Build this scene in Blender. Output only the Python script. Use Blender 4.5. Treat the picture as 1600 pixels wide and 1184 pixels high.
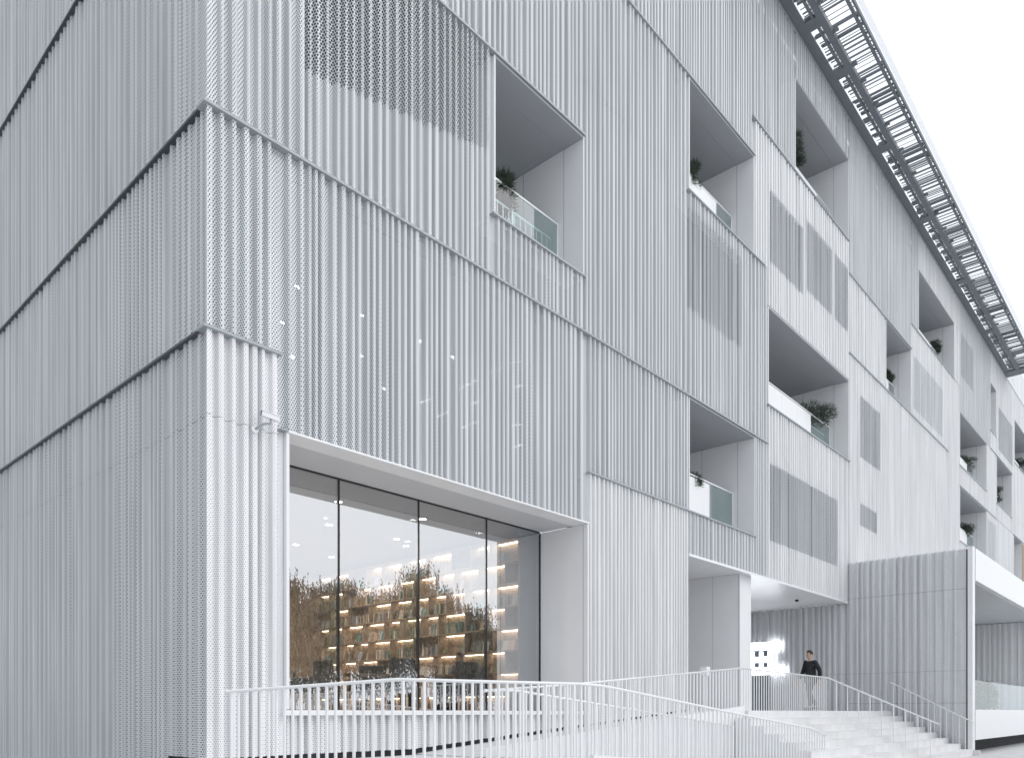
import bpy, bmesh, math, random
from mathutils import Vector, Matrix
R = math.radians
for o in list(bpy.data.objects): bpy.data.objects.remove(o, do_unlink=True)
S = bpy.context.scene
C = S.collection
# ------------------------------------------------------------------ camera, sky, sun, exposure
cd = bpy.data.cameras.new('camera'); cam = bpy.data.objects.new('camera', cd); C.objects.link(cam); S.camera = cam
cam.location = (-4.785, -9.62, 0.0)
cam.rotation_euler = (R(90), 0, -math.atan2(.742, .6705))
cd.sensor_width = 36; cd.lens = 1206/1600*36; cd.shift_y = (1112-592)/1600; cd.shift_x = 0
cd.clip_start = .05; cd.clip_end = 2000
EL, AZ = 42, 145            # sun elevation and compass azimuth (from +Y, clockwise)
W = bpy.data.worlds.new('World'); S.world = W; W.use_nodes = True
nt = W.node_tree; nt.nodes.clear()
sky = nt.nodes.new('ShaderNodeTexSky'); sky.sky_type = 'NISHITA'; sky.sun_disc = False
sky.sun_elevation = R(EL); sky.sun_rotation = R(AZ); sky.air_density = 1.0; sky.dust_density = 4.0; sky.ozone_density = 1.0
hsv = nt.nodes.new('ShaderNodeHueSaturation'); hsv.inputs['Saturation'].default_value = .22
bgn = nt.nodes.new('ShaderNodeBackground'); bgn.inputs['Strength'].default_value = .15
wo = nt.nodes.new('ShaderNodeOutputWorld')
mixn = nt.nodes.new('ShaderNodeMix'); mixn.data_type = 'RGBA'; mixn.inputs[0].default_value = .85; mixn.inputs[7].default_value = (7.4, 7.75, 8.2, 1)   # high overcast layer
nt.links.new(sky.outputs[0], hsv.inputs['Color']); nt.links.new(hsv.outputs[0], mixn.inputs[6]); 
# cloud cover is brighter towards the veiled sun, dimmer on the opposite side
tcw = nt.nodes.new('ShaderNodeTexCoord'); dt = nt.nodes.new('ShaderNodeVectorMath'); dt.operation = 'DOT_PRODUCT'; dt.inputs[1].default_value = (.68, -.60, .42)
mr = nt.nodes.new('ShaderNodeMapRange'); mr.inputs[1].default_value = -.75; mr.inputs[2].default_value = .35; mr.inputs[3].default_value = .60; mr.inputs[4].default_value = 1.08
sc_ = nt.nodes.new('ShaderNodeVectorMath'); sc_.operation = 'SCALE'
nt.links.new(tcw.outputs['Generated'], dt.inputs[0]); nt.links.new(dt.outputs['Value'], mr.inputs[0]); nt.links.new(mixn.outputs[2], sc_.inputs[0]); nt.links.new(mr.outputs[0], sc_.inputs['Scale'])
nt.links.new(sc_.outputs[0], bgn.inputs['Color']); nt.links.new(bgn.outputs[0], wo.inputs[0])
sd = bpy.data.lights.new('sun', 'SUN'); sd.energy = 0.5; sd.angle = R(35); sd.color = (1, .975, .95)
sun = bpy.data.objects.new('sun', sd); C.objects.link(sun)
az = R(AZ); dv = Vector((math.sin(az)*math.cos(R(EL)), math.cos(az)*math.cos(R(EL)), math.sin(R(EL))))
sun.rotation_euler = dv.to_track_quat('Z', 'Y').to_euler(); sun.location = dv*60
S.view_settings.view_transform = 'Standard'; S.view_settings.look = 'None'; S.view_settings.gamma = 1
S.view_settings.exposure = 0.06
S.render.engine = 'CYCLES'
S.cycles.transparent_max_bounces = 24
S.cycles.max_bounces = 7
# ------------------------------------------------------------------ materials
M = {}
def newmat(n):
    m = bpy.data.materials.new(n); m.use_nodes = True; M[n] = m
    return m, m.node_tree, m.node_tree.nodes['Principled BSDF']
def plain(n, col, rough=.5, metal=0, var=.06, scale=3.0, bump=0, spec=.5):
    m, t, b = newmat(n)
    b.inputs['Roughness'].default_value = rough; b.inputs['Metallic'].default_value = metal
    b.inputs['Specular IOR Level'].default_value = spec
    tc = t.nodes.new('ShaderNodeTexCoord'); no = t.nodes.new('ShaderNodeTexNoise'); no.inputs['Scale'].default_value = scale; no.inputs['Detail'].default_value = 6
    t.links.new(tc.outputs['Object'], no.inputs['Vector'])
    r = t.nodes.new('ShaderNodeValToRGB'); r.color_ramp.elements[0].position = .3; r.color_ramp.elements[1].position = .7
    r.color_ramp.elements[0].color = [c*(1-var) for c in col]+[1]; r.color_ramp.elements[1].color = [min(1, c*(1+var)) for c in col]+[1]
    t.links.new(no.outputs['Fac'], r.inputs[0]); t.links.new(r.outputs[0], b.inputs['Base Color'])
    if bump:
        bp = t.nodes.new('ShaderNodeBump'); bp.inputs['Strength'].default_value = bump; bp.inputs['Distance'].default_value = .02
        t.links.new(no.outputs['Fac'], bp.inputs['Height']); t.links.new(bp.outputs[0], b.inputs['Normal'])
    return m
def emis(n, col, st):
    m, t, b = newmat(n); b.inputs['Base Color'].default_value = (*col, 1)
    b.inputs['Emission Color'].default_value = (*col, 1); b.inputs['Emission Strength'].default_value = st
    return m
def perforated(n, col, a, rad, rough=.42):
    """painted sheet with real round punched holes, hexagonal pitch a, hole radius rad (metres, in UV space)"""
    m, t, b = newmat(n); N = t.nodes; Lk = t.links
    b.inputs['Roughness'].default_value = rough
    uv = N.new('ShaderNodeUVMap'); uv.uv_map = 'UVMap'
    def vm(op, a_, b_=None):
        q = N.new('ShaderNodeVectorMath'); q.operation = op
        if hasattr(a_, 'is_output'): Lk.new(a_, q.inputs[0])
        else: q.inputs[0].default_value = a_
        if b_ is not None: q.inputs[1].default_value = b_
        return q
    h = a*math.sqrt(3)
    sc = vm('MULTIPLY', uv.outputs[0], (1/a, 1/h, 0))
    ds = []
    for off in ((0, 0, 0), (.5, .5, 0)):
        ad = vm('ADD', sc.outputs[0], off); fr = vm('FRACTION', ad.outputs[0]); sb = vm('SUBTRACT', fr.outputs[0], (.5, .5, 0))
        ml = vm('MULTIPLY', sb.outputs[0], (a, h, 0)); ln = vm('LENGTH', ml.outputs[0]); ds.append(ln.outputs['Value'])
    mn = N.new('ShaderNodeMath'); mn.operation = 'MINIMUM'; Lk.new(ds[0], mn.inputs[0]); Lk.new(ds[1], mn.inputs[1])
    lt = N.new('ShaderNodeMath'); lt.operation = 'LESS_THAN'; Lk.new(mn.outputs[0], lt.inputs[0]); lt.inputs[1].default_value = rad
    # slight tone differences between coil batches of the painted sheet
    tc = N.new('ShaderNodeTexCoord'); mp = N.new('ShaderNodeMapping'); mp.inputs['Scale'].default_value = (4.5, .22, 1)
    Lk.new(uv.outputs[0], mp.inputs[0])
    no = N.new('ShaderNodeTexNoise'); no.inputs['Scale'].default_value = 1.3; Lk.new(mp.outputs[0], no.inputs['Vector'])
    r = N.new('ShaderNodeValToRGB'); r.color_ramp.elements[0].position = .35; r.color_ramp.elements[1].position = .65
    r.color_ramp.elements[0].color = [c*.90 for c in col]+[1]; r.color_ramp.elements[1].color = [min(1, c*1.05) for c in col]+[1]
    Lk.new(no.outputs['Fac'], r.inputs[0]); Lk.new(r.outputs[0], b.inputs['Base Color'])
    tr = N.new('ShaderNodeBsdfTransparent'); mx = N.new('ShaderNodeMixShader')
    Lk.new(lt.outputs[0], mx.inputs[0]); Lk.new(b.outputs[0], mx.inputs[1]); Lk.new(tr.outputs[0], mx.inputs[2])
    Lk.new(mx.outputs[0], N['Material Output'].inputs['Surface'])
    return m
WHITE = (.785, .80, .82)
perforated('perf_fine', WHITE, .040, .0112)
perforated('perf_small', (.86, .86, .865), .034, .0058)
perforated('perf_large', WHITE, .052, .0208)
perforated('perf_left_shaded', (.70, .715, .74), .035, .0096)  # same white sheet, with the shade of the left face put into its colour
perforated('perf_wall', (.76, .77, .785), .040, .0075)
plain('ledge_metal', (.36, .39, .41), .35, 0, .05)
plain('ledge_shaded', (.05, .057, .068), .4, 0, .05)  # left ledges: shadow on edge and underside painted into the metal colour
plain('white_panel', (.82, .82, .83), .45, 0, .02, 1.5)
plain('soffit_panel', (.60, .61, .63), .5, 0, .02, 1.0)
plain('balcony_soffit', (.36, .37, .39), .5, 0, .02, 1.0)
plain('white_paint', (.84, .845, .85), .3, 0, .02, 4)
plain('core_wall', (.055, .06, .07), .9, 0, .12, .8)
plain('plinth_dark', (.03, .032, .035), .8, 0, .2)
plain('canopy_metal', (.17, .185, .21), .5, 0, .08)
plain('dark_frame', (.03, .032, .035), .35, 0, .1)
plain('column_grey', (.12, .15, .17), .4, 0, .05)
plain('concrete', (.72, .72, .725), .8, 0, .06, 5, .1)
plain('wood_brown', (.33, .24, .17), .6, 0, .15, 6)
plain('shelf_wood', (.38, .31, .25), .55, 0, .12, 8)
plain('plaster_brown', (.35, .29, .23), .8, 0, .1, 2)
plain('room_ceiling', (.20, .185, .17), .8, 0, .04)
plain('dark_fabric', (.05, .065, .075), .9, 0, .2)
plain('blue_fabric', (.16, .19, .27), .9, 0, .1)
plain('black_coat', (.018, .019, .023), .85, 0, .3, 9)
plain('grey_trousers', (.05, .055, .065), .85, 0, .2)
plain('skin', (.55, .36, .27), .5, 0, .05)
plain('hair', (.025, .02, .018), .6, 0, .2)
plain('bark', (.10, .075, .055), .9, 0, .3, 12, .4)
plain('pine_green', (.035, .05, .033), .7, 0, .5, 5)
plain('willow_leaf', (.36, .31, .24), .8, 0, .45, 3)
plain('bush_green', (.022, .04, .042), .8, 0, .5, 4)
plain('hedge_green', (.24, .29, .17), .8, 0, .4, 4)
plain('pot_grey', (.2, .2, .2), .7, 0, .1)
plain('black_plastic', (.02, .02, .02), .3)
for i, c in enumerate([(.5, .46, .4), (.2, .19, .18), (.16, .34, .34), (.34, .34, .22), (.7, .68, .66), (.3, .22, .2), (.45, .5, .58), (.6, .45, .35)]):
    plain('book%d' % i, c, .5, 0, .1, 30)
emis('lamp_glow', (1, .92, .82), 22)
emis('glint_glow', (1, .96, .92), 5)
emis('faint_glow', (1, .93, .93), 3)
emis('strip_glow', (1, .80, .58), 9)
emis('display_glow', (.93, .95, 1), 6)
# tread and paving: slabs with joints
def slabs(n, col, sx, sy, rough=.7):
    m, t, b = newmat(n); N = t.nodes; Lk = t.links; b.inputs['Roughness'].default_value = rough
    tc = N.new('ShaderNodeTexCoord'); br = N.new('ShaderNodeTexBrick'); Lk.new(tc.outputs['Object'], br.inputs['Vector'])
    br.inputs['Color1'].default_value = [c*.95 for c in col]+[1]; br.inputs['Color2'].default_value = [min(1, c*1.05) for c in col]+[1]
    br.inputs['Mortar'].default_value = [c*.6 for c in col]+[1]; br.inputs['Scale'].default_value = 1
    br.inputs['Mortar Size'].default_value = .004; br.inputs['Brick Width'].default_value = sx; br.inputs['Row Height'].default_value = sy
    no = N.new('ShaderNodeTexNoise'); no.inputs['Scale'].default_value = 2.2; no.inputs['Detail'].default_value = 8; Lk.new(tc.outputs['Object'], no.inputs['Vector'])
    mx = N.new('ShaderNodeMix'); mx.data_type = 'RGBA'; mx.blend_type = 'MULTIPLY'; mx.inputs[0].default_value = .35
    Lk.new(br.outputs['Color'], mx.inputs[6]); Lk.new(no.outputs['Color'], mx.inputs[7])
    hs = N.new('ShaderNodeHueSaturation'); hs.inputs['Saturation'].default_value = .25; hs.inputs['Value'].default_value = 1.15
    Lk.new(mx.outputs[2], hs.inputs['Color']); Lk.new(hs.outputs[0], b.inputs['Base Color'])
    return m
slabs('step_stone', (.76, .76, .77), 1.15, 5.0)
slabs('paving', (.62, .62, .63), .6, .3)
# glass: see-through with a coated, mirror-like reflection
def glassmat(n, ior, tint):
    m, t, b = newmat(n); N = t.nodes; Lk = t.links; N.remove(b)
    fr = N.new('ShaderNodeFresnel'); fr.inputs['IOR'].default_value = ior
    geo = N.new('ShaderNodeNewGeometry')
    tr = N.new('ShaderNodeBsdfTransparent'); tr.inputs['Color'].default_value = (*tint, 1)
    gl = N.new('ShaderNodeBsdfGlossy'); gl.inputs['Roughness'].default_value = 0.0; gl.inputs['Color'].default_value = (.97, .98, 1, 1)
    mu = N.new('ShaderNodeMath'); mu.operation = 'MULTIPLY'; sb = N.new('ShaderNodeMath'); sb.operation = 'SUBTRACT'; sb.inputs[0].default_value = 1
    Lk.new(geo.outputs['Backfacing'], sb.inputs[1]); Lk.new(fr.outputs[0], mu.inputs[0]); Lk.new(sb.outputs[0], mu.inputs[1])
    mx = N.new('ShaderNodeMixShader'); Lk.new(mu.outputs[0], mx.inputs[0]); Lk.new(tr.outputs[0], mx.inputs[1]); Lk.new(gl.outputs[0], mx.inputs[2])
    Lk.new(mx.outputs[0], N['Material Output'].inputs['Surface'])
    return m
glassmat('window_glass', 6.0, (.93, .94, .94))
glassmat('guard_glass', 1.6, (.86, .925, .92))
# ------------------------------------------------------------------ helpers
def tag(o, label=None, cat=None, group=None, kind=None):
    if label: o['label'] = label
    if cat: o['category'] = cat
    if group: o['group'] = group
    if kind: o['kind'] = kind
    return o
def empty(name, loc, label=None, cat=None, group=None):
    o = bpy.data.objects.new(name, None); C.objects.link(o); o.location = loc; o.empty_display_size = .2
    return tag(o, label, cat, group)
class MB:
    def __init__(s): s.v = []; s.f = []; s.m = []; s.uv = []
    def quad(s, a, b, c, d, mi=0, uv=None):
        i = len(s.v); s.v += [a, b, c, d]; s.f.append((i, i+1, i+2, i+3)); s.m.append(mi)
        s.uv.append(uv or [(0, 0), (1, 0), (1, 1), (0, 1)]); return s
    def box(s, x0, x1, y0, y1, z0, z1, mi=0, mat=None):
        i = len(s.v)
        vs = [(x, y, z) for z in (z0, z1) for y in (y0, y1) for x in (x0, x1)]
        if mat is not None: vs = [tuple(mat @ Vector(p)) for p in vs]
        s.v += vs
        for f in ((0, 2, 3, 1), (4, 5, 7, 6), (0, 1, 5, 4), (1, 3, 7, 5), (3, 2, 6, 7), (2, 0, 4, 6)):
            s.f.append(tuple(i+k for k in f)); s.m.append(mi); s.uv.append([(0, 0), (1, 0), (1, 1), (0, 1)])
        return s
    def tube(s, pts, r, n=8, mi=0):
        pts = [Vector(p) for p in pts]; rr = r if isinstance(r, (list, tuple)) else [r]*len(pts); rings = []
        for k, p in enumerate(pts):
            d = (pts[min(k+1, len(pts)-1)]-pts[max(k-1, 0)]).normalized()
            up = Vector((0, 0, 1)) if abs(d.z) < .9 else Vector((1, 0, 0))
            a = d.cross(up).normalized(); b = d.cross(a); i = len(s.v)
            s.v += [tuple(p+(a*math.cos(2*math.pi*j/n)+b*math.sin(2*math.pi*j/n))*rr[k]) for j in range(n)]; rings.append(i)
        for q in range(len(rings)-1):
            for j in range(n):
                s.f.append((rings[q]+j, rings[q]+(j+1) % n, rings[q+1]+(j+1) % n, rings[q+1]+j)); s.m.append(mi); s.uv.append([(0, 0)]*4)
        for q in (rings[0], rings[-1]):
            s.f.append(tuple(q+j for j in range(n))); s.m.append(mi); s.uv.append([(0, 0)]*n)
        return s
    def build(s, name, mats, parent=None, uvs=False, smooth=False):
        me = bpy.data.meshes.new(name); me.from_pydata(s.v, [], s.f); me.update()
        for q in (mats if isinstance(mats, (list, tuple)) else [mats]): me.materials.append(M[q])
        me.polygons.foreach_set('material_index', s.m)
        if uvs:
            u = me.uv_layers.new(name='UVMap'); flat = []
            for w in s.uv:
                for p in w: flat += p
            u.data.foreach_set('uv', flat)
        if smooth: me.polygons.foreach_set('use_smooth', [True]*len(me.polygons))
        o = bpy.data.objects.new(name, me); C.objects.link(o)
        if parent is not None:
            o.parent = parent
            w = Vector(parent.location); p = parent.parent
            while p is not None: w += Vector(p.location); p = p.parent
            if w.length > 0: me.transform(Matrix.Translation(-w))
        return o
def B(name, mat, parent, *dims):
    m = MB()
    for d in dims: m.box(*d)
    return m.build(name, mat, parent)
GZ = -1.38
# ------------------------------------------------------------------ ground
g = MB(); g.quad((-700, -700, GZ), (800, -700, GZ), (800, 900, GZ), (-700, 900, GZ)); tag(g.build('pavement', 'paving'), kind='structure')
# ------------------------------------------------------------------ the building
bld = empty('building', (0, 0, GZ), 'white building clad in ribbed perforated metal with deep balcony openings and slatted roof edge', 'building')
RIB = .082
def profile(s0, s1, rng, scale=1.0, corner=False, RIB=RIB, wide=False):
    """folded sheet: ribs and valleys of uneven width, as (distance along wall, outward distance)"""
    pts = [(s0, RIB)] if corner else [(s0, 0.012)]
    s = s0
    if corner: s += .075; pts.append((s, RIB)); 
    while True:
        gap = rng.choice([.05, .06, .09, .12, .17] if wide else [.03, .035, .05, .06, .085, .11])*scale
        sl = .015*scale; rib = rng.choice([.045, .05, .055, .07])*scale
        dip = rng.choice([0, 0, 0, .018])
        if s+sl*2+gap+rib > s1-.01: break
        if pts[-1][1] > .03: s += sl; pts.append((s, dip))
        s += gap; pts.append((s, dip)); s += sl; pts.append((s, RIB))
        pts.append((s+rib*.5, RIB+.008)); s += rib; pts.append((s, RIB))
    if pts[-1][1] > .03 and s+.022 < s1: pts.append((s+.022*scale, 0))
    pts.append((s1, 0.012 if pts[-1][1] < .03 else RIB-.01))
    return pts
def sheet(mb, frame, pts, zb, zt, base, patches, joints=()):
    u = 0.0
    for (a, da), (b, db) in zip(pts[:-1], pts[1:]):
        L = math.hypot(b-a, db-da)
        if L < 1e-6: continue
        mid = (a+b)/2; z0a, z0b = zb(a), zb(b); cuts = [z0a, zt]
        segs = []
        ps = [(p[2]+(p[5] if len(p) > 5 else 0)*(mid-p[0]), p[3], p[4]) for p in patches if p[0] <= mid <= p[1]]
        zs = sorted(set([z0a, zt]+[q for p in ps for q in p[:2] if z0a < q < zt]+[j for j in joints if z0a < j < zt]))
        for k, (q0, q1) in enumerate(zip(zs[:-1], zs[1:])):
            mi = base
            for p in ps:
                if p[0]-1e-4 <= (q0+q1)/2 <= p[1]: mi = p[2]
            lo = q0+(.006 if q0 in joints else 0)
            lb = z0b if k == 0 else lo
            x0, y0 = frame(a, da); x1, y1 = frame(b, db)
            mb.quad((x0, y0, lo), (x1, y1, lb), (x1, y1, q1), (x0, y0, q1), mi, [(u, lo), (u+L, lb), (u+L, q1), (u, q1)])
        u += L
    return mb
fR = lambda s, d: (s, -d)
fL = lambda s, d: (-d-(.032 if s < -.06 else 0), s-(.012 if s < -.06 else 0))
PM = ['perf_fine', 'perf_large', 'perf_small']
def zramp(s):
    if s < 3.5: return -.60
    if s < 12.4: return -.60+.68*(s-3.5)/8.9
    return .08
patches = [(1.40, 5.2, 9.15, 11.83, 1, .23), (12.35, 15.2, 10.0, 12.5, 1), (17.0, 19.5, 13.2, 15.3, 1), (19.8, 22.0, 13.5, 15.72, 1), (22.25, 23.6, 13.5, 15.75, 1),
           (17.0, 22.6, 5.03, 7.3, 1), (24.9, 27.2, 9.4, 11.65, 1), (24.9, 26.8, 6.88, 7.7, 1), (40.3, 43.2, 17.4, 19.6, 1), (31.8, 36.7, 13.2, 15.5, 0),
           (10.5, 15.5, 17.5, 19.6, 0), (50.0, 54.5, 16.0, 18.6, 1), (46.8, 49.2, 9.0, 11.2, 0), (43.0, 46.0, 5.3, 8.2, 0)]
# right-hand facade, cell by cell (x0, x1, z0, z1, base material)
TOP = 21.12
cells = [(-.07, .99, None, 4.93, 2, (3.83,)), (.99, 1.08, None, 3.90, 2, ()), (8.15, 12.29, None, 4.955, 2, ()),
         (-.07, .99, 4.96, 7.80, 0, ()), (.99, 8.15, 3.93, 7.80, 0, ()), (8.15, 12.29, 4.985, 7.80, 0, ()),
         (12.29, 16.03, 3.92, 4.955, 0, ()), (16.03, 16.90, 3.92, 7.79, 0, ()), (16.90, 23.71, 3.92, 8.93, 2, ()),
         (-.07, 5.29, 7.83, 11.83, 0, ()), (5.29, 7.99, 7.83, 8.93, 0, ()), (7.99, 12.29, 7.83, 15.70, 0, (13.0,)), (12.29, 15.97, 7.83, 12.87, 0, ()), (15.97, 16.90, 7.83, 12.87, 0, ()),
         (-.07, 7.99, 11.86, 15.70, 0, ()), (15.97, 16.90, 12.90, 16.74, 2, ()), (16.90, 23.71, 11.85, 16.74, 2, ()),
         (-.07, 15.92, 15.73, TOP, 0, ()), (15.92, 18.88, 16.80, TOP, 0, ()), (18.88, 23.68, 19.70, TOP, 0, ()),
         (23.71, 27.94, 12.84, 15.62, 2, ()), (23.71, 31.50, 15.66, TOP, 0, ()), (31.50, 32.56, 16.76, TOP, 0, ()), (32.56, 39.0, 19.58, TOP, 2, ()),
         (31.42, 37.80, 12.84, 16.72, 2, ()), (23.71, 37.80, 3.92, 12.80, 2, ()), (37.80, 40.18, 3.92, 16.72, 2, ()),
         (39.0, 40.18, 16.76, TOP, 2, ()), (40.18, 47.65, 15.50, TOP, 0, ()), (40.18, 46.6, 11.69, 12.70, 2, ()), (40.18, 46.6, 3.92, 8.80, 2, ()), (46.6, 49.47, 11.66, 15.47, 2, ()),
         (46.6, 54.95, 3.92, 11.62, 2, ()), (49.47, 54.25, 11.66, 12.60, 2, ()), (47.65, 49.3, 15.50, 16.54, 2, ()), (47.65, 49.3, 19.38, TOP, 2, ()), (49.3, 55.2, 15.50, TOP, 2, ()),
         (54.25, 55.2, 11.66, 15.47, 2, ()), (55.2, 63.0, 11.66, 16.44, 2, ()), (55.2, 63.0, 19.3, TOP, 2, ()), (57.85, 66.0, 3.92, 11.62, 2, ()), (54.95, 57.85, 3.92, 8.8, 2, ()), (63.0, 66.0, 11.66, TOP, 2, ())]
rng = random.Random(11)
for i, (x0, x1, z0, z1, bm_, jt) in enumerate(cells):
    pts = profile(x0, x1, rng, 1.0 if x0 < 12 else 1.18, corner=(x0 < 0))
    mb = MB(); zf = (zramp if z0 is None else (lambda s, z0=z0: z0))
    sheet(mb, fR, pts, zf, z1, bm_, patches, jt)
    mb.build('cladding_sheet', PM, bld, uvs=True)
# sheet under the display window, set back a little
mb = MB(); sheet(mb, lambda s, d: (s, .09-d), profile(1.08, 8.15, rng), zramp, -.03, 2, []); mb.build('cladding_sheet', PM, bld, uvs=True)
# left-hand facade
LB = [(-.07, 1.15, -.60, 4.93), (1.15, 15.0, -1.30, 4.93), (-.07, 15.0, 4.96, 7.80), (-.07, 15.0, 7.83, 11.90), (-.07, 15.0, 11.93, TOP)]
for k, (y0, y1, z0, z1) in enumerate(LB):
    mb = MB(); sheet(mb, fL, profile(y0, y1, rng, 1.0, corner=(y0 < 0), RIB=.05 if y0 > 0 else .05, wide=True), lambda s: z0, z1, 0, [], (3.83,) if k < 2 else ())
    mb.build('cladding_sheet', ['perf_left_shaded'], bld, uvs=True)
# ledges: thin folded plates over the top of each lower sheet (x0, x1, z)
LZ = [(-.11, 1.0, 4.945), (8.13, 16.10, 4.97), (-.11, 16.88, 7.815), (-.11, 8.0, 11.845), (5.25, 8.02, 8.945), (9.0, 16.0, 15.715), (12.25, 16.66, 12.885),
      (16.86, 23.75, 8.95), (15.88, 23.70, 16.77), (23.71, 31.45, 15.64), (23.71, 37.8, 12.82), (31.5, 39.02, 16.74), (40.15, 46.62, 12.715), (40.15, 49.3, 11.64),
      (47.62, 54.27, 15.485), (49.45, 54.3, 12.615), (47.62, 49.32, 16.555), (55.15, 63, 16.46), (54.9, 66, 11.64), (-.11, 9.0, 15.715), (40.15, 46.62, 8.815)]
LEDGE = .122
for (x0, x1, z) in LZ:
    if x0 < 0:
        mb = MB(); mb.box(-LEDGE, x1, -LEDGE, .10, z-.02, z+.016)
        zz = 11.915 if abs(z-11.845) < .01 else z
        mb.build('ledge', 'ledge_metal', bld)
        B('ledge', 'ledge_shaded', bld, (-.098, .10, .1004, 15.0, zz-.018, zz+.012))
    else: B('ledge', 'ledge_metal', bld, (x0, x1, -LEDGE, .10, z-.018, z+.014))
B('ledge', 'ledge_metal', bld, (.985, 1.10, -LEDGE, .10, 3.90, 3.926))
# roof edge trim along both facades
B('roof_trim', 'ledge_metal', bld, (-.10, 66, -.10, .3, TOP+.004, TOP+.06))
B('roof_trim', 'white_paint', bld, (-.10, .3, .3004, 15, TOP+.004, TOP+.06))
# core wall behind the screen, same cells
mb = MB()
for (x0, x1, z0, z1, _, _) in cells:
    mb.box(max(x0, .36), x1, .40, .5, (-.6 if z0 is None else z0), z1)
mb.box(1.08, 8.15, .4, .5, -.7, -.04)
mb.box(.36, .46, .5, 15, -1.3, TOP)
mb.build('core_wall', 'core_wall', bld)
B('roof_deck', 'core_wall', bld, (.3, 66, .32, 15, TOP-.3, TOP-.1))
# dark recessed plinth
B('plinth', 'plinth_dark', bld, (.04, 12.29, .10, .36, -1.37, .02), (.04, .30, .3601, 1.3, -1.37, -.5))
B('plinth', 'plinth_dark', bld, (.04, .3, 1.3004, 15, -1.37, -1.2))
# ------------------------------------------------------------------ balconies
BAL = [(5.29, 7.99, 8.95, 11.83, 1), (12.29, 15.97, 12.90, 15.70, 1), (12.29, 16.03, 4.98, 7.80, 0), (16.90, 23.68, 8.96, 11.83, 1), (18.88, 23.66, 16.785, 19.69, 1),
       (27.94, 31.42, 12.84, 15.62, 1), (32.56, 39.0, 16.75, 19.57, 1), (40.18, 46.6, 12.73, 15.48, 1), (40.18, 46.6, 8.83, 11.62, 1), (49.47, 54.25, 12.63, 15.47, 1),
       (47.65, 49.3, 16.57, 19.37, 0), (55.2, 63.0, 16.47, 19.29, 1), (54.95, 57.85, 8.83, 11.62, 0)]
for k, (x0, x1, z0, z1, pk) in enumerate(BAL):
    b = empty('balcony', (x0, 0, z0-GZ)); b.parent = bld
    e = .006
    B('side_wall', 'white_panel', b, (x1-.035, x1-e, -.085, 2.8, z0+.02, z1-.02))
    B('side_wall', 'white_panel', b, (x0+e, x0+.035, -.085, 2.8, z0+.02, z1-.02))
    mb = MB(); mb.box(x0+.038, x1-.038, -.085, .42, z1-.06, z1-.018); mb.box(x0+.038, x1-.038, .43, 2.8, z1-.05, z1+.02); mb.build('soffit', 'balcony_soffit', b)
    B('back_wall', 'white_panel', b, (x0, x1, 2.81, 2.9, z0-.1, z1+.1))
    B('floor', 'concrete', b, (x0+.038, x1-.038, -.02, 2.8, z0-.1, z0+.004))
    # panel joints on the side wall
    B('panel_joint', 'ledge_metal', b, (x1-.038, x1-.0352, .42, .432, z0+.03, z1-.03), (x1-.038, x1-.0352, 1.55, 1.562, z0+.03, z1-.03))
    gw = x1-x0-.08
    if k == 10: continue
    xs = x0+.04+gw*(.72 if pk else .60)
    mb = MB(); n = max(2, round((xs-x0)/1.1))
    for q in range(n):
        a0 = x0+.04+(xs-x0-.04)*q/n; a1 = x0+.04+(xs-x0-.04)*(q+1)/n
        mb.box(a0+.003, a1-.003, .54, .57, z0+.02, z0+1.24)
    if k != 0: mb.build('guard_panel', 'white_paint', b)
    B('guard_glass', 'guard_glass', b, (x0+.04, x1-.04, .58, .592, z0+.01, z0+1.30))
    mb = MB(); mb.box(x0+.04, x1-.04, .570, .602, z0+1.30, z0+1.335); mb.box(x1-.07, x1-.042, .572, .60, z0+.01, z0+1.298); mb.build('handrail', 'white_paint', b)
    if pk:
        mb = MB(); mb.box(x0+.05, x1-.09, .735, .76, z0+1.05, z0+1.08); n = int((x1-x0)/.17)
        for q in range(n):
            xx = x0+.1+q*.17; mb.box(xx, xx+.018, .738, .756, z0+.01, z0+1.05)
        mb.box(x0+1.35, x0+1.39, .70, .733, z0+.01, z0+1.2)
        mb.build('guard_bars', 'white_paint', b)
B('pillar', 'white_panel', bld, (35.2, 35.9, 1.3, 2.0, 16.76, 19.5))
B('timber_panel', 'wood_brown', bld, (57.9, 65.5, -.11, -.09, 8.0, 11.5))
# ------------------------------------------------------------------ display window and the shop room behind
SOF = 3.895
w = empty('display_window', (1.08, 0, -.02-GZ)); w.parent = bld
mb = MB(); mb.box(1.08, 8.16, -.10, .30, SOF, SOF+.028); mb.build('head_trim', 'white_paint', w)
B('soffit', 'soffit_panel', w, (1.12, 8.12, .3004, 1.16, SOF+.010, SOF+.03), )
B('jamb', 'white_panel', w, (8.10, 8.146, -.085, 1.24, .04, SOF-.004))
B('jamb', 'white_panel', w, (1.084, 1.13, -.085, 1.24, .04, SOF-.004))
B('panel_joint', 'ledge_metal', w, (8.095, 8.0985, .02, .03, .05, SOF-.02))
B('sill', 'white_paint', w, (1.05, 8.24, -.095, 1.22, -.045, .03))
for (a0, a1) in ((1.16, 2.84), (2.88, 4.60), (4.64, 6.40), (6.44, 8.08)):
    B('glass_pane', 'window_glass', w, (a0+.004, a1-.004, 1.20, 1.212, .045, SOF+.006))
mb = MB()
for xx in (2.86, 4.62, 6.42): mb.box(xx-.011, xx+.011, 1.185, 1.26, .045, SOF)
mb.build('mullion', 'dark_frame', w)
for xx in (2.86, 4.62, 6.42): B('glass_fin', 'guard_glass', w, (xx-.008, xx+.008, 1.27, 1.62, .045, SOF))
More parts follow.
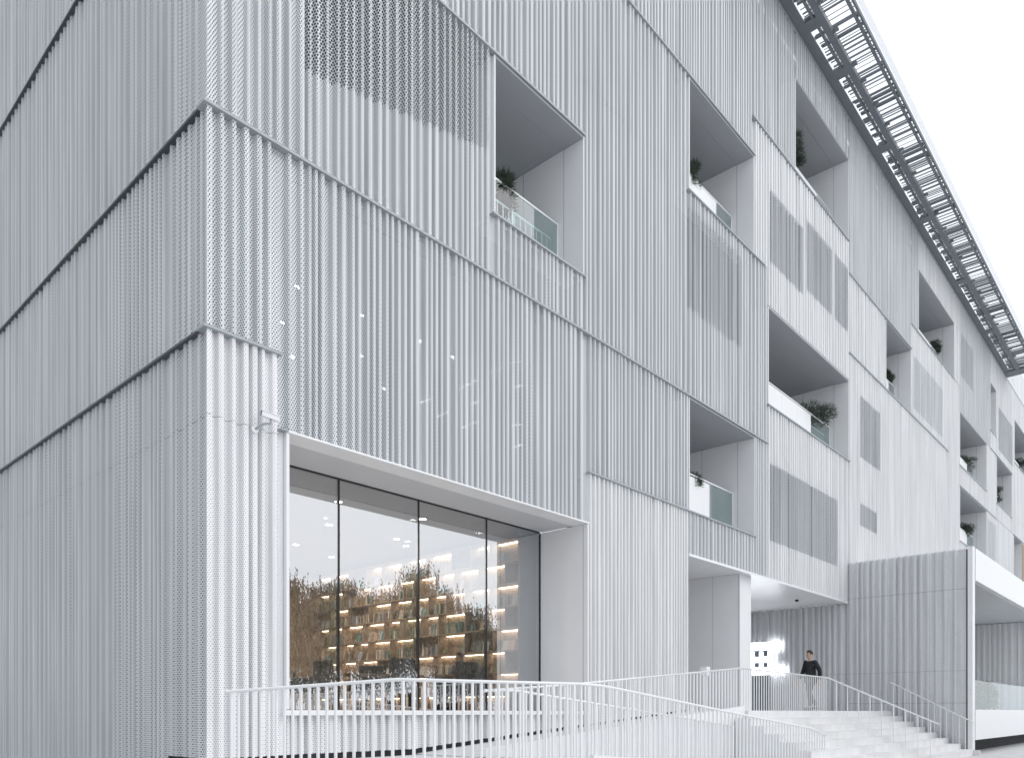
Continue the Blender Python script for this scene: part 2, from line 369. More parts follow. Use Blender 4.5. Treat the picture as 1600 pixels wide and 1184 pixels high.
B('frame', 'dark_frame', w, (1.14, 8.09, 1.18, 1.25, SOF-.010, SOF+.009), (8.085, 8.098, 1.18, 1.25, .045, SOF-.03))
rm = empty('shop_room', (1.1, 1.25, 0-GZ)); rm.parent = bld
RX0, RX1, RY1 = .55, 8.06, 9.2
B('floor', 'wood_brown', rm, (RX0, RX1, 1.235, RY1, -.06, .03))
B('ceiling', 'room_ceiling', rm, (RX0, RX1, 1.27, RY1, SOF+.012, SOF+.1))
B('back_wall', 'plaster_brown', rm, (RX0, RX1, RY1, RY1+.1, .03, SOF+.1))
B('wall_panel', 'wood_brown', rm, (.9, 5.0, RY1-.03, RY1-.003, .03, 1.6))
B('side_wall', 'plaster_brown', rm, (RX0-.08, RX0, .55, RY1, -.06, SOF+.1), (8.064, 8.14, 1.26, RY1, -.06, SOF+.1))
B('column', 'column_grey', rm, (7.52, 8.06, 1.27, 1.33, .03, SOF+.008))
for (x, y) in ((2.0, 2.4), (3.7, 2.4), (5.6, 2.2), (2.5, 4.0), (4.6, 4.0), (6.4, 4.0), (3.2, 6.2), (5.2, 6.2), (4.2, 8.0), (6.6, 6.8), (1.5, 3.6)):
    mb = MB(); n = 14
    i = len(mb.v); mb.v += [(x+.07*math.cos(6.2832*q/n), y+.07*math.sin(6.2832*q/n), SOF+.006) for q in range(n)]; mb.f.append(tuple(range(n))); mb.m.append(0); mb.uv.append([(0, 0)]*n)
    mb.build('downlight', 'lamp_glow', rm)
for (x, y, e) in ((2.4, 4.2, 60), (5.4, 4.2, 60), (3.5, 6.0, 90), (6.0, 6.5, 80)):
    ld = bpy.data.lights.new('downlight_beam', 'AREA'); ld.energy = e; ld.shape = 'DISK'; ld.size = .15; ld.color = (1, .86, .70)
    lo = bpy.data.objects.new('downlight_beam', ld); C.objects.link(lo); lo.location = (x, y, SOF-.05)
# book shelf
sh = empty('bookshelf', (7.9, 5, .03), 'tall timber bookshelf with lit shelves along the right wall of the shop', 'bookshelf')
SX = 7.62; ZS = [3.77-.4845*i for i in range(9)]
B('back_panel', 'shelf_wood', sh, (SX+.32, SX+.36, 1.36, 9.15, .03, SOF-.01))
for z in ZS: B('shelf', 'shelf_wood', sh, (SX, SX+.32, 1.36, 9.15, z-.02, z+.012)) if z > .1 else None
rs = random.Random(5)
books = []
nlab = ['top', 'second', 'third', 'fourth', 'fifth', 'sixth', 'seventh', 'lowest']
for r in range(8):
    zt, zb = ZS[r]-.022, max(ZS[r+1], .03)+.013
    y = 1.36+(.0 if r % 2 == 0 else .45); mb = MB(); strips = []
    k = 0
    while y < 9.0:
        wy = rs.choice([.62, .8, .9])
        mb.box(SX+.01, SX+.318, y-.012, y+.012, zb+.001, zt-.001)
        y1 = min(y+wy, 9.12)
        if rs.random() < .86: strips.append((y+.04, y1-.04))
        # books on this bay
        q = y+.06
        style = rs.random()
        while q < y1-.12:
            if style < .55: bw, bh, th = rs.uniform(.14, .2), rs.uniform(.2, .28), .025
            else: bw, bh, th = rs.uniform(.03, .05), rs.uniform(.2, .27), .17
            if rs.random() < .52 and len(books) < 295: books.append((r, q, bw, bh, th, style < .55, zb, k))
            q += bw+(.02 if style < .55 else .004)
        y += wy; k += 1
    mb.build('divider', 'shelf_wood', sh)
    for (a0, a1) in strips: B('light_strip', 'strip_glow', sh, (SX+.24, SX+.31, a0, a1, zt-.014, zt-.002))
cols = ['cream', 'dark grey', 'teal', 'olive', 'white', 'dark brown', 'pale blue', 'tan']
for (r, q, bw, bh, th, lean, zb, kb) in books:
    ci = rs.randrange(8)
    if lean: mt = Matrix.Translation((SX+.10, q, zb)) @ Matrix.Rotation(R(14), 4, 'Y')
    else: mt = Matrix.Translation((SX+.06, q, zb)) @ Matrix.Rotation(R(rs.choice([0, 0, 6])), 4, 'X')
    o = MB().box(0, th, 0, bw, 0, bh, 0, mt).build('book', 'book%d' % ci)
    k = '%s %s book on the %s shelf of the bookcase, %s from the glass' % (cols[ci], 'face-out' if lean else 'upright', nlab[r], ('first bay', 'second bay', 'third bay', 'fourth bay', 'fifth bay', 'sixth bay', 'seventh bay', 'eighth bay', 'ninth bay', 'tenth bay', 'eleventh bay', 'twelfth bay', 'thirteenth bay')[kb])
    tag(o, k, 'book', k.replace('book on', 'books on'))
# first floor lamps glimmering through the screen
for (x, z) in ((1.44, 6.16), (1.19, 5.55), (1.35, 5.12), (2.58, 6.19), (2.57, 5.56), (3.78, 6.21), (3.02, 5.18), (4.53, 6.2)):
    mb = MB(); n = 10; mb.v += [(x+.045*math.cos(6.2832*q/n), .2, z+.022*math.sin(6.2832*q/n)) for q in range(n)]; mb.f.append(tuple(range(n))); mb.m.append(0); mb.uv.append([(0, 0)]*n)
    mb.build('downlight', 'glint_glow', bld)
for (a, b_) in (((3.76, 5.17), (4.05, 5.34)), ((4.12, 5.03), (4.42, 5.21)), ((4.7, 5.7), (5.13, 5.99)), ((4.97, 5.5), (5.22, 5.64)), ((5.47, 6.22), (5.81, 6.43)), ((6.03, 6.59), (6.39, 6.77)),
                ((4.76, 5.03), (5.13, 5.23)), ((6.08, 6.14), (6.39, 6.3)), ((6.08, 5.42), (6.39, 5.55)), ((6.08, 5.0), (6.39, 5.16))):
    MB().tube([(a[0], .2, a[1]), (b_[0], .2, b_[1])], .009, 5).build('light_strip', 'faint_glow', bld)
# ------------------------------------------------------------------ entrance recess
en = empty('entrance_recess', (12.29, 0, .04-GZ)); en.parent = bld
EZ = 3.87
B('soffit', 'white_paint', en, (12.33, 23.60, -.02, 7.0, EZ+.003, EZ+.04))
B('head_trim', 'white_paint', en, (12.27, 23.66, -.11, -.022, EZ-.02, EZ+.04))
mb = MB(); mb.box(15.5, 16.2, .12, 1.75, .04, EZ); mb.build('pier', 'white_panel', en)
B('panel_joint', 'ledge_metal', en, (15.496, 15.4995, .16, .172, .05, EZ-.01), (15.496, 15.4995, .95, .957, .05, EZ-.01))
B('side_wall', 'white_panel', en, (12.20, 12.285, .05, 7.0, .04, EZ))
mb = MB(); sheet(mb, lambda s, d: (s, 6.9-d), profile(12.3, 23.6, rng, 1.4), lambda s: .04, 3.45, 2, []); mb.build('back_screen', ['perf_wall', 'perf_large', 'column_grey'], en, uvs=True)
B('back_wall', 'column_grey', en, (12.3, 23.6, 7.0, 7.1, .04, EZ))
B('downlight_housing', 'black_plastic', en, (21.5, 21.62, .9, .98, EZ-.06, EZ+.001))
# ------------------------------------------------------------------ ribbed wall beside the steps and covered terrace beyond
fw = empty('ribbed_wall', (23.71, -2, GZ), 'tall grey ribbed screen wall running out beside the entrance steps', 'wall')
FX = 23.62
mb = MB(); sheet(mb, lambda s, d: (FX-d, -s), profile(-6.9, 3.80, rng, 1.55), lambda s: (GZ+.01 if s > 1.5 else .03), 5.29, 0, [], (1.35, 4.0)); 
# the part under the building stops at the soffit
mb2 = MB()
pts = profile(.02, 3.78, rng, 1.55); sheet(mb2, lambda s, d: (FX-d, -s), pts, lambda s: GZ+.01, 5.29, 0, [], (.3, 1.35, 4.0)); mb2.build('cladding_sheet', ['perf_wall'], fw, uvs=True)
mb2 = MB(); pts = profile(-6.9, 0.0, rng, 1.55); sheet(mb2, lambda s, d: (FX-d, -s), pts, lambda s: .03, EZ-.005, 0, [], (1.35,)); mb2.build('cladding_sheet', ['perf_wall'], fw, uvs=True)
B('core', 'core_wall', fw, (23.64, 23.80, -3.85, .38, GZ, 5.27), (23.64, 23.70, .3804, 6.9, 0, EZ))
B('end_post', 'white_paint', fw, (23.50, 23.84, -3.98, -3.84, GZ, 5.33))
te = empty('terrace', (30, -2, GZ), 'covered white terrace with a deep roof slab beyond the ribbed wall', 'terrace')
B('roof_slab', 'white_paint', te, (23.85, 42, -4.0, -.12, 4.27, 5.31))
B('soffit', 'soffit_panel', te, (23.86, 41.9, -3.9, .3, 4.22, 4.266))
B('floor_slab', 'white_paint', te, (23.85, 42, -4.0, .3, -.90, .09))
B('base', 'plinth_dark', te, (23.9, 41.8, -3.3, .2, GZ, -.901))
B('guard_glass', 'guard_glass', te, *[(24.0+2.2*i, 26.18+2.2*i, -3.92, -3.905, .095, 1.05) for i in range(8)])
mb = MB(); sheet(mb, lambda s, d: (s, .25-d), profile(23.9, 40, rng, 1.6), lambda s: .1, 4.2, 0, []); mb.build('back_screen', ['perf_wall'], te, uvs=True)
B('back_wall', 'soffit_panel', te, (23.9, 42, .32, .38, .09, 4.25))
mb = MB(); sheet(mb, lambda s, d: (38.0-d, s), profile(-3.6, .2, rng, 1.8), lambda s: .1, 4.2, 0, []); mb.build('end_screen', ['white_panel'], te, uvs=True)
B('end_wall', 'soffit_panel', te, (38.05, 38.1, -3.7, .3, .09, 4.25))
B('rail', 'white_paint', te, (37.80, 37.84, -3.3, -.6, 1.4, 1.44))
B('column', 'white_panel', te, (30.0, 30.45, -1.9, -1.45, .092, 4.22))
# ------------------------------------------------------------------ roof edge canopy
cp = empty('canopy', (40, -.8, 21.2-GZ)); cp.parent = bld
CZ = 21.22; CE = 52.6
B('edge_strip', 'canopy_metal', cp, (6, CE, -.36, -.05, CZ, CZ+.05))
B('beam', 'canopy_metal', cp, (6, CE, -.90, -.70, CZ-.02, CZ+.14)); B('beam', 'canopy_metal', cp, (6, CE, -.63, -.57, CZ, CZ+.12))
for x in (10.0, 14.5, 19.15, 21.6, 26.2, 31.9, 38.35, 45.1): B('cross_beam', 'canopy_metal', cp, (x-.22, x+.22, -.71, -.355, CZ-.01, CZ+.10))
x = 7.0; rc = random.Random(3)
mb = MB()
while x < CE-.3:
    h = rc.choice([.02, .03, .045, .07]); t_ = rc.choice([.012, .018, .03, .06])
    mb.box(x, x+t_, -1.66, -.36, CZ+.145, CZ+.145+h); x += rc.choice([.10, .12, .15, .19, .26])
mb.build('slats', 'canopy_metal', cp)
mb = MB(); x = 8.0
while x < CE-1:
    wd = rc.choice([.25, .12, .1]); B('strip_plate', 'canopy_metal', cp, (x, x+wd, -.565, -.362, CZ+.055, CZ+.09)); x += wd+rc.choice([.5, .75, 1.0])
mb = MB(); x = 8.0
while x < CE-1:
    B('bracket', 'canopy_metal', cp, (x, x+.12, -1.05, -.901, CZ+.02, CZ+.08)); x += rc.choice([.9, 1.3, 1.7])
B('rim', 'canopy_metal', cp, (6, CE, -1.62, -1.55, CZ, CZ+.10)); B('rim', 'canopy_metal', cp, (6, CE, -1.74, -1.68, CZ+.02, CZ+.14))
mb = MB(); x = 7
while x < CE: mb.box(x, x+.05, -1.68, -1.62, CZ+.03, CZ+.09); x += .8
mb.build('rim_tie', 'canopy_metal', cp)
mb = MB(); mb.quad((6, -1.76, CZ+.15), (CE, -1.76, CZ+.15), (CE, -1.90, CZ+.19), (6, -1.90, CZ+.19), 0, [(0, 0), (CE-6, 0), (CE-6, .21), (0, .21)]); mb.build('fascia', 'perf_large', cp, uvs=True)
B('end_beam', 'canopy_metal', cp, (CE-.9, CE, -1.62, -.11, CZ-.03, CZ+.13))
# penthouse screen seen past the canopy end
mb = MB(); sheet(mb, lambda s, d: (s, 1.6-d), profile(52.5, 72, rng, 2.2), lambda s: TOP+.07, 27, 0, [], ()); mb.build('penthouse_screen', ['white_paint'], bld, uvs=True)
B('penthouse_column', 'soffit_panel', bld, (55.0, 55.5, .9, 1.3, TOP+.07, 25.2))
# ------------------------------------------------------------------ ramps, platform, steps
PZ = .04
pf = empty('entrance_platform', (18, -.6, GZ), 'white entrance platform at the top of the steps and ramp', 'platform')
B('deck', 'step_stone', pf, (12.35, 23.60, -1.60, 7.0, GZ, PZ))
st = empty('entrance_steps', (17, -3, GZ), 'broad flight of pale stone steps up to the entrance', 'steps')
for k in range(1, 8):
    y1 = -1.60-.345*(k-1)
    B('step', 'step_stone', st, (11.7, 23.40, y1-.345, y1-.0015, GZ, PZ-.175*k))
    B('nosing', 'concrete', st, (11.7, 23.402, y1-.349, y1-.3452, PZ-.175*k-.022, PZ-.175*k-.012))
B('end_block', 'step_stone', st, (23.402, 23.49, -4.2, -3.8, GZ, GZ+.17))
def slope(mb, x0, z0, x1, z1, y0, y1, zb=GZ):
    i = len(mb.v); mb.v += [(x0, y0, zb), (x1, y0, zb), (x1, y1, zb), (x0, y1, zb), (x0, y0, z0), (x1, y0, z1), (x1, y1, z1), (x0, y1, z0)]
    for f in ((0, 3, 2, 1), (4, 5, 6, 7), (0, 1, 5, 4), (1, 2, 6, 5), (2, 3, 7, 6), (3, 0, 4, 7)): mb.f.append(tuple(i+k for k in f)); mb.m.append(0); mb.uv.append([(0, 0)]*4)
    return mb
r2 = empty('upper_ramp', (8, -.7, GZ), 'upper ramp climbing along the wall under the shop window', 'ramp')
slope(MB(), 3.6, -.68, 12.35, PZ-.01, -1.50, .098).build('deck', 'concrete', r2)
slope(MB(), 3.6, -.55, 12.35, PZ+.11, -1.52, -1.42, ).build('curb', 'white_paint', r2)
r1 = empty('lower_ramp', (8, -2.4, GZ), 'lower ramp sloping down beside the steps, front of the two', 'ramp')
slope(MB(), 3.9, -.69, 11.6, -1.35, -3.22, -1.53).build('deck', 'concrete', r1)
slope(MB(), 3.9, -.59, 11.6, -1.28, -3.30, -3.221).build('curb', 'white_paint', r1)
ld_ = empty('ramp_landing', (1.8, -1.7, GZ), 'flat landing at the building corner where the ramps turn', 'landing')
slope(MB(), -.35, -.70, 3.59, -.70, -3.30, .097).build('deck', 'concrete', ld_)
B('edge_strip', 'white_paint', ld_, (-.36, -.02, .0975, 1.30, -.72, -.69))
def rail(name, label, pts, spacing, foot, group='white baluster railings along the ramps and steps', rad=.021, bw=.013):
    """handrail through pts, flat balusters down to foot(x, y)"""
    o = empty(name, (pts[0][0], pts[0][1], foot(pts[0][0], pts[0][1])), label, 'railing', group)
    MB().tube(pts, rad, 10).build('handrail', 'white_paint', o, smooth=True)
    tot = 0; nb = 0
    for (a, b_) in zip(pts[:-1], pts[1:]):
        a = Vector(a); b_ = Vector(b_); L = math.hypot(b_.x-a.x, b_.y-a.y); n = max(1, round(L/spacing))
        for i in range(n):
            p = a.lerp(b_, (i+.5)/n); ang = math.atan2(b_.y-a.y, b_.x-a.x)
            mt = Matrix.Translation((p.x, p.y, 0)) @ Matrix.Rotation(ang, 4, 'Z')
            MB().box(-bw, bw, -bw, bw, foot(p.x, p.y), p.z-rad*.6, 0, mt).build('baluster', 'white_paint', o)
            nb += 1
    MB().tube([Vector(pts[0])+Vector((0, 0, 0)), Vector(pts[0])+(Vector(pts[0])-Vector(pts[1])).normalized()*.035], rad*1.35, 10).build('end_cap', 'white_paint', o)
    return o
ft1 = lambda x, y: -.73 if x < 4 else -.73-.66*(x-3.9)/7.7-.05
rail('ramp_railing', 'long white railing in front, round the landing and down the lower ramp', [(.04, -.42, .26), (.47, -3.24, .345), (3.6, -3.24, .385), (4.1, -3.24, .375), (4.6, -3.24, .335), (8, -3.24, .01), (11.90, -3.24, -.345), (12.78, -3.24, -.53)], .146, lambda x, y: max(ft1(x, y), GZ))
rail('ramp_railing', 'white railing on the inner side of the lower ramp, half hidden', [(3.72, -1.60, .33), (4.2, -1.60, .335), (13.0, -1.60, -.44)], .146, lambda x, y: max(-.69-.66*(x-3.9)/7.7, GZ))
rail('ramp_railing', 'white railing climbing beside the upper ramp to the platform', [(3.72, -1.40, .33), (5.73, -1.40, .47), (12.3, -1.36, 1.03)], .146, lambda x, y: -.66+.70*(x-3.6)/8.75)
rail('platform_railing', 'white railing along the platform edge, bending down the left of the steps', [(12.44, -1.34, 1.045), (18.24, -1.30, 1.01)], .146, lambda x, y: PZ, bw=.010)
po = [o for o in C.objects if o.name.startswith('platform_railing')][0]
# the same railing runs down the steps
def stepfoot(x, y):
    k = 0 if y > -1.6 else int((-1.6-y)/.345)+1
    return max(PZ-.175*k, GZ)
pp = [(18.24, -1.30, 1.01), (18.3, -4.24, -.33)]
hr = MB().tube(pp, .021, 10).build('handrail', 'white_paint', po, smooth=True)
for i in range(9):
    y = -1.55-.31*i; z = 1.01+(-1.34)*(-1.30-y)/2.94
    MB().box(18.26-.012, 18.26+.012, y-.012, y+.012, stepfoot(18, y), z-.01).build('baluster', 'white_paint', po)
wr = empty('wall_railing', (23.3, -1.6, PZ), 'short sloping white railing against the ribbed wall on the right of the steps', 'railing')
MB().tube([(23.32, -1.62, .99), (23.32, -4.05, -.33)], .021, 10).build('handrail', 'white_paint', wr, smooth=True)
MB().tube([(23.32, -1.62, .99), (23.32, -1.56, 1.0)], .028, 10).build('end_cap', 'white_paint', wr)
for i in range(13):
    y = -1.66-.18*i; z = .99-1.32*(-1.62-y)/2.43
    MB().box(23.31, 23.333, y-.011, y+.011, stepfoot(23, y), z-.01).build('baluster', 'white_paint', wr)
ps = empty('bollard_lamp', (12.9, -.2, PZ), 'white square-headed access post standing behind the platform railing', 'post')
B('post', 'white_paint', ps, (12.86, 12.92, -.23, -.17, PZ, .93)); B('head', 'white_paint', ps, (12.80, 12.98, -.29, -.11, .93, 1.14))
# ------------------------------------------------------------------ lit display inside the entrance
dp = empty('lit_display', (22.9, 2.6, PZ), 'glowing white illuminated grid display standing against the ribbed wall inside the entrance', 'illuminated display')
DY0, DY1, DX = 2.18, 4.2, 23.44
B('frame', 'column_grey', dp, (DX+.003, DX+.05, 2.75, DY1, PZ, 2.66))
for (z0, z1, ya) in ((2.36, 2.66, 2.30), (1.90, 2.10, 2.62), (1.42, 1.70, 2.10)): B('light_bar', 'display_glow', dp, (DX-.03, DX, ya, DY1, z0, z1))
for z0 in (2.14, 1.73):
    for q in range(5):
        B('light_cell', 'display_glow', dp, (DX-.02, DX+.0, 2.66+q*.34, 2.80+q*.34, z0, z0+.16))
# ------------------------------------------------------------------ security camera on the corner sheet
cc = empty('security_camera', (.62, -.08, 3.8), 'white security camera on a short arm fixed to the corner cladding', 'security camera')
MB().tube([(.60, -.06, 3.80), (.60, -.11, 3.80)], .05, 14).build('mount', 'white_paint', cc)
MB().tube([(.60, -.10, 3.80), (.66, -.20, 3.86), (.74, -.26, 3.88), (.74, -.26, 3.93)], .018, 8).build('arm', 'ledge_metal', cc)
mt = Matrix.Translation((.73, -.25, 3.97)) @ Matrix.Scale(.74, 4) @ Matrix.Rotation(R(-18), 4, 'Z') @ Matrix.Rotation(R(11), 4, 'Y')
hb = MB(); hb.box(-.15, .17, -.045, .045, -.045, .04, 0, mt).build('housing', 'white_paint', cc)
MB().box(-.19, .18, -.055, .055, .042, .055, 0, mt).build('hood', 'white_paint', cc)
MB().tube([mt @ Vector((-.151, 0, 0)), mt @ Vector((-.162, 0, 0))], .033, 14).build('lens', 'black_plastic', cc)
# ------------------------------------------------------------------ plants
def needles(mb, c, rx, rz, n, rg, ln=.16):
    for _ in range(n):
        while True:
            p = Vector((rg.uniform(-1, 1), rg.uniform(-1, 1), rg.uniform(-1, 1)))
            if p.length <= 1: break
        q = Vector(c)+Vector((p.x*rx, p.y*rx, p.z*rz)); d = (p+Vector((rg.uniform(-.6, .6), rg.uniform(-.6, .6), rg.uniform(.0, .9)))).normalized()*ln*rg.uniform(.6, 1.2)
        s = d.cross(Vector((rg.random(), rg.random(), rg.random()))).normalized()*.009
        i = len(mb.v); mb.v += [tuple(q-s), tuple(q+s), tuple(q+d)]; mb.f.append((i, i+1, i+2)); mb.m.append(0); mb.uv.append([(0, 0)]*3)
def pine(x, y, z, H, rad, seed, label, lean=.3):
    rg = random.Random(seed); o = empty('pine_tree', (x, y, z), label, 'tree', 'small pine trees on the balconies')
    MB().box(x-.22, x+.22, y-.04, y+.30, z+.006, z+.42).build('pot', 'pot_grey', o)
    top = Vector((x+lean, y+.05, z+H)); base = Vector((x, y+.12, z+.40)); tr = MB(); P = [base]
    for k in range(1, 5): P.append(base.lerp(top, k/4)+Vector((rg.uniform(-.1, .1), rg.uniform(-.03, .06), 0)))
    tr.tube(P, [.05, .042, .034, .024, .012], 7)
    cr = MB()
    for k in range(9):
        f = rg.uniform(.62, 1); b0 = base.lerp(top, f); an = rg.uniform(0, 6.28)
        c = b0+Vector((math.cos(an)*rad*rg.uniform(.2, .9), math.sin(an)*rad*.35, rg.uniform(-.05, .25)*rad))
        c.y = max(c.y, .62 if c.z < z+1.5 else .35)
        tr.tube([b0, b0.lerp(c, .5)+Vector((0, 0, .03)), c], [.018, .012, .006], 5)
        needles(cr, c, rad*.34, rad*.17, 260, rg)
    tr.build('trunk', 'bark', o); cr.build('crown', 'pine_green', o)
pine(6.1, .72, 8.96, 1.40, .42, 1, 'small spiky pine on the balcony nearest the building corner')
pine(13.4, .72, 12.91, 1.60, .45, 2, 'small dark pine on the second balcony of the upper middle row')
pine(13.7, .75, 4.99, 1.45, .5, 3, 'dark pine on the balcony above the entrance')
pine(22.0, .72, 8.97, 1.75, 1.2, 4, 'largest open-branched pine, on the wide balcony right of centre', .4)
pine(20.5, .72, 16.8, 2.3, .6, 5, 'tall pine on the top balcony under the roof canopy')
pine(30.5, .72, 12.85, 1.7, .5, 6, 'small pine on the narrow balcony right of the long ledge')
pine(38.0, .72, 16.76, 1.7, .6, 7, 'pine beside the white pillar on a top balcony')
pine(45.0, .66, 12.74, 1.65, .95, 8, 'spreading pine on the upper of the two stacked balconies at the right')
pine(44.9, .66, 8.84, 1.65, .95, 9, 'spreading pine on the lower of the two stacked balconies, above the terrace roof')
pine(53.2, .66, 12.64, 1.6, .8, 10, 'pine on the balcony set slightly right of the stacked pair')
pine(61.5, .66, 16.48, 1.7, .9, 11, 'pine on the far balcony at the right edge')
def shrubmass(name, mat, x0, x1, y0, y1, z0, z1, n, seed, size, label, cat, group=None):
    rg = random.Random(seed); o = MB()
    for _ in range(n):
        x, y = rg.uniform(x0, x1), rg.uniform(y0, y1); z = z0+(z1-z0)*rg.random()**.7*(.8+.2*math.sin(x*2.1)+.0)
        a, b_ = Vector((rg.uniform(-1, 1), rg.uniform(-1, 1), rg.uniform(-1, 1)))*size, Vector((rg.uniform(-1, 1), rg.uniform(-1, 1), rg.uniform(-1, 1)))*size
        i = len(o.v); c = Vector((x, y, z)); o.v += [tuple(c), tuple(c+a), tuple(c+a+b_), tuple(c+b_)]; o.f.append((i, i+1, i+2, i+3)); o.m.append(0); o.uv.append([(0, 0)]*4)
    return tag(o.build(name, mat), label, cat, group)
shrubmass('hedge', 'hedge_green', 24.2, 29.0, -3.75, -3.1, .1, 1.12, 9000, 4, .06, 'clipped low green hedge behind the terrace glass', 'hedge')
# willows and shrubs across the forecourt, mirrored in the shop glass
def willow(x, y, H, rad, seed, label):
    rg = random.Random(seed); o = empty('willow_tree', (x, y, GZ), label, 'tree', 'willow trees facing the building')
    tr = MB(); tr.tube([(x, y, GZ), (x+.2, y, GZ+H*.3), (x-.1, y+.2, GZ+H*.55)], [.28, .22, .16], 8); cr = MB()
    for k in range(64):
        an = rg.uniform(0, 6.28); rr = rad*math.sqrt(rg.random()); hz = GZ+H*(1-.35*(rr/rad)**2)*rg.uniform(.82, 1.0)
        tip = Vector((x+math.cos(an)*rr, y+math.sin(an)*rr, hz)); b0 = Vector((x, y, GZ+H*rg.uniform(.35, .55)))
        tr.tube([b0, b0.lerp(tip, .6)+Vector((0, 0, H*.08)), tip], [.07, .04, .015], 5)
        for q in range(38):
            s0 = tip+Vector((rg.gauss(0, .55), rg.gauss(0, .55), rg.uniform(-.7, .25))); L = rg.uniform(.8, min(4.5, max(1.0, hz-GZ-1))); sway = rg.uniform(-.25, .25)
            n = 7
            for j in range(n*2):
                f = j/(n*2); p = s0+Vector((sway*f*f*2+rg.uniform(-.04, .04), rg.uniform(-.05, .05), -L*f)); d = Vector((rg.uniform(-.05, .05), rg.uniform(-.05, .05), -.17)); s = Vector((rg.uniform(-1, 1), rg.uniform(-1, 1), 0)).normalized()*.042
                i = len(cr.v); cr.v += [tuple(p-s), tuple(p+s), tuple(p+d)]; cr.f.append((i, i+1, i+2)); cr.m.append(0); cr.uv.append([(0, 0)]*3)
    tr.build('trunk', 'bark', o, smooth=True); cr.build('crown', 'willow_leaf', o)
willow(17.5, -25, 9.3, 3.0, 21, 'leftmost willow mirrored in the shop glass')
willow(22.5, -26, 10.0, 3.4, 22, 'second willow from the left mirrored in the shop glass')
willow(27.8, -25.5, 10.8, 3.4, 23, 'third willow from the left mirrored in the shop glass')
willow(32.2, -25, 9.0, 2.4, 24, 'rightmost and lowest willow mirrored in the shop glass')
for i, (bx, by, bh, lb) in enumerate(((20.5, -22, 1.9, 'leftmost of the dark shrubs mirrored in the shop glass'), (24.5, -22.5, 2.3, 'middle and tallest of the dark shrubs mirrored in the shop glass'), (28.6, -22, 1.8, 'rightmost of the dark shrubs mirrored in the shop glass'))):
    shrubmass('shrub', 'bush_green', bx-1.3, bx+1.3, by-1, by+1, GZ, GZ+bh, 8000, 40+i, .24, lb, 'shrub', 'shrubs facing the building')
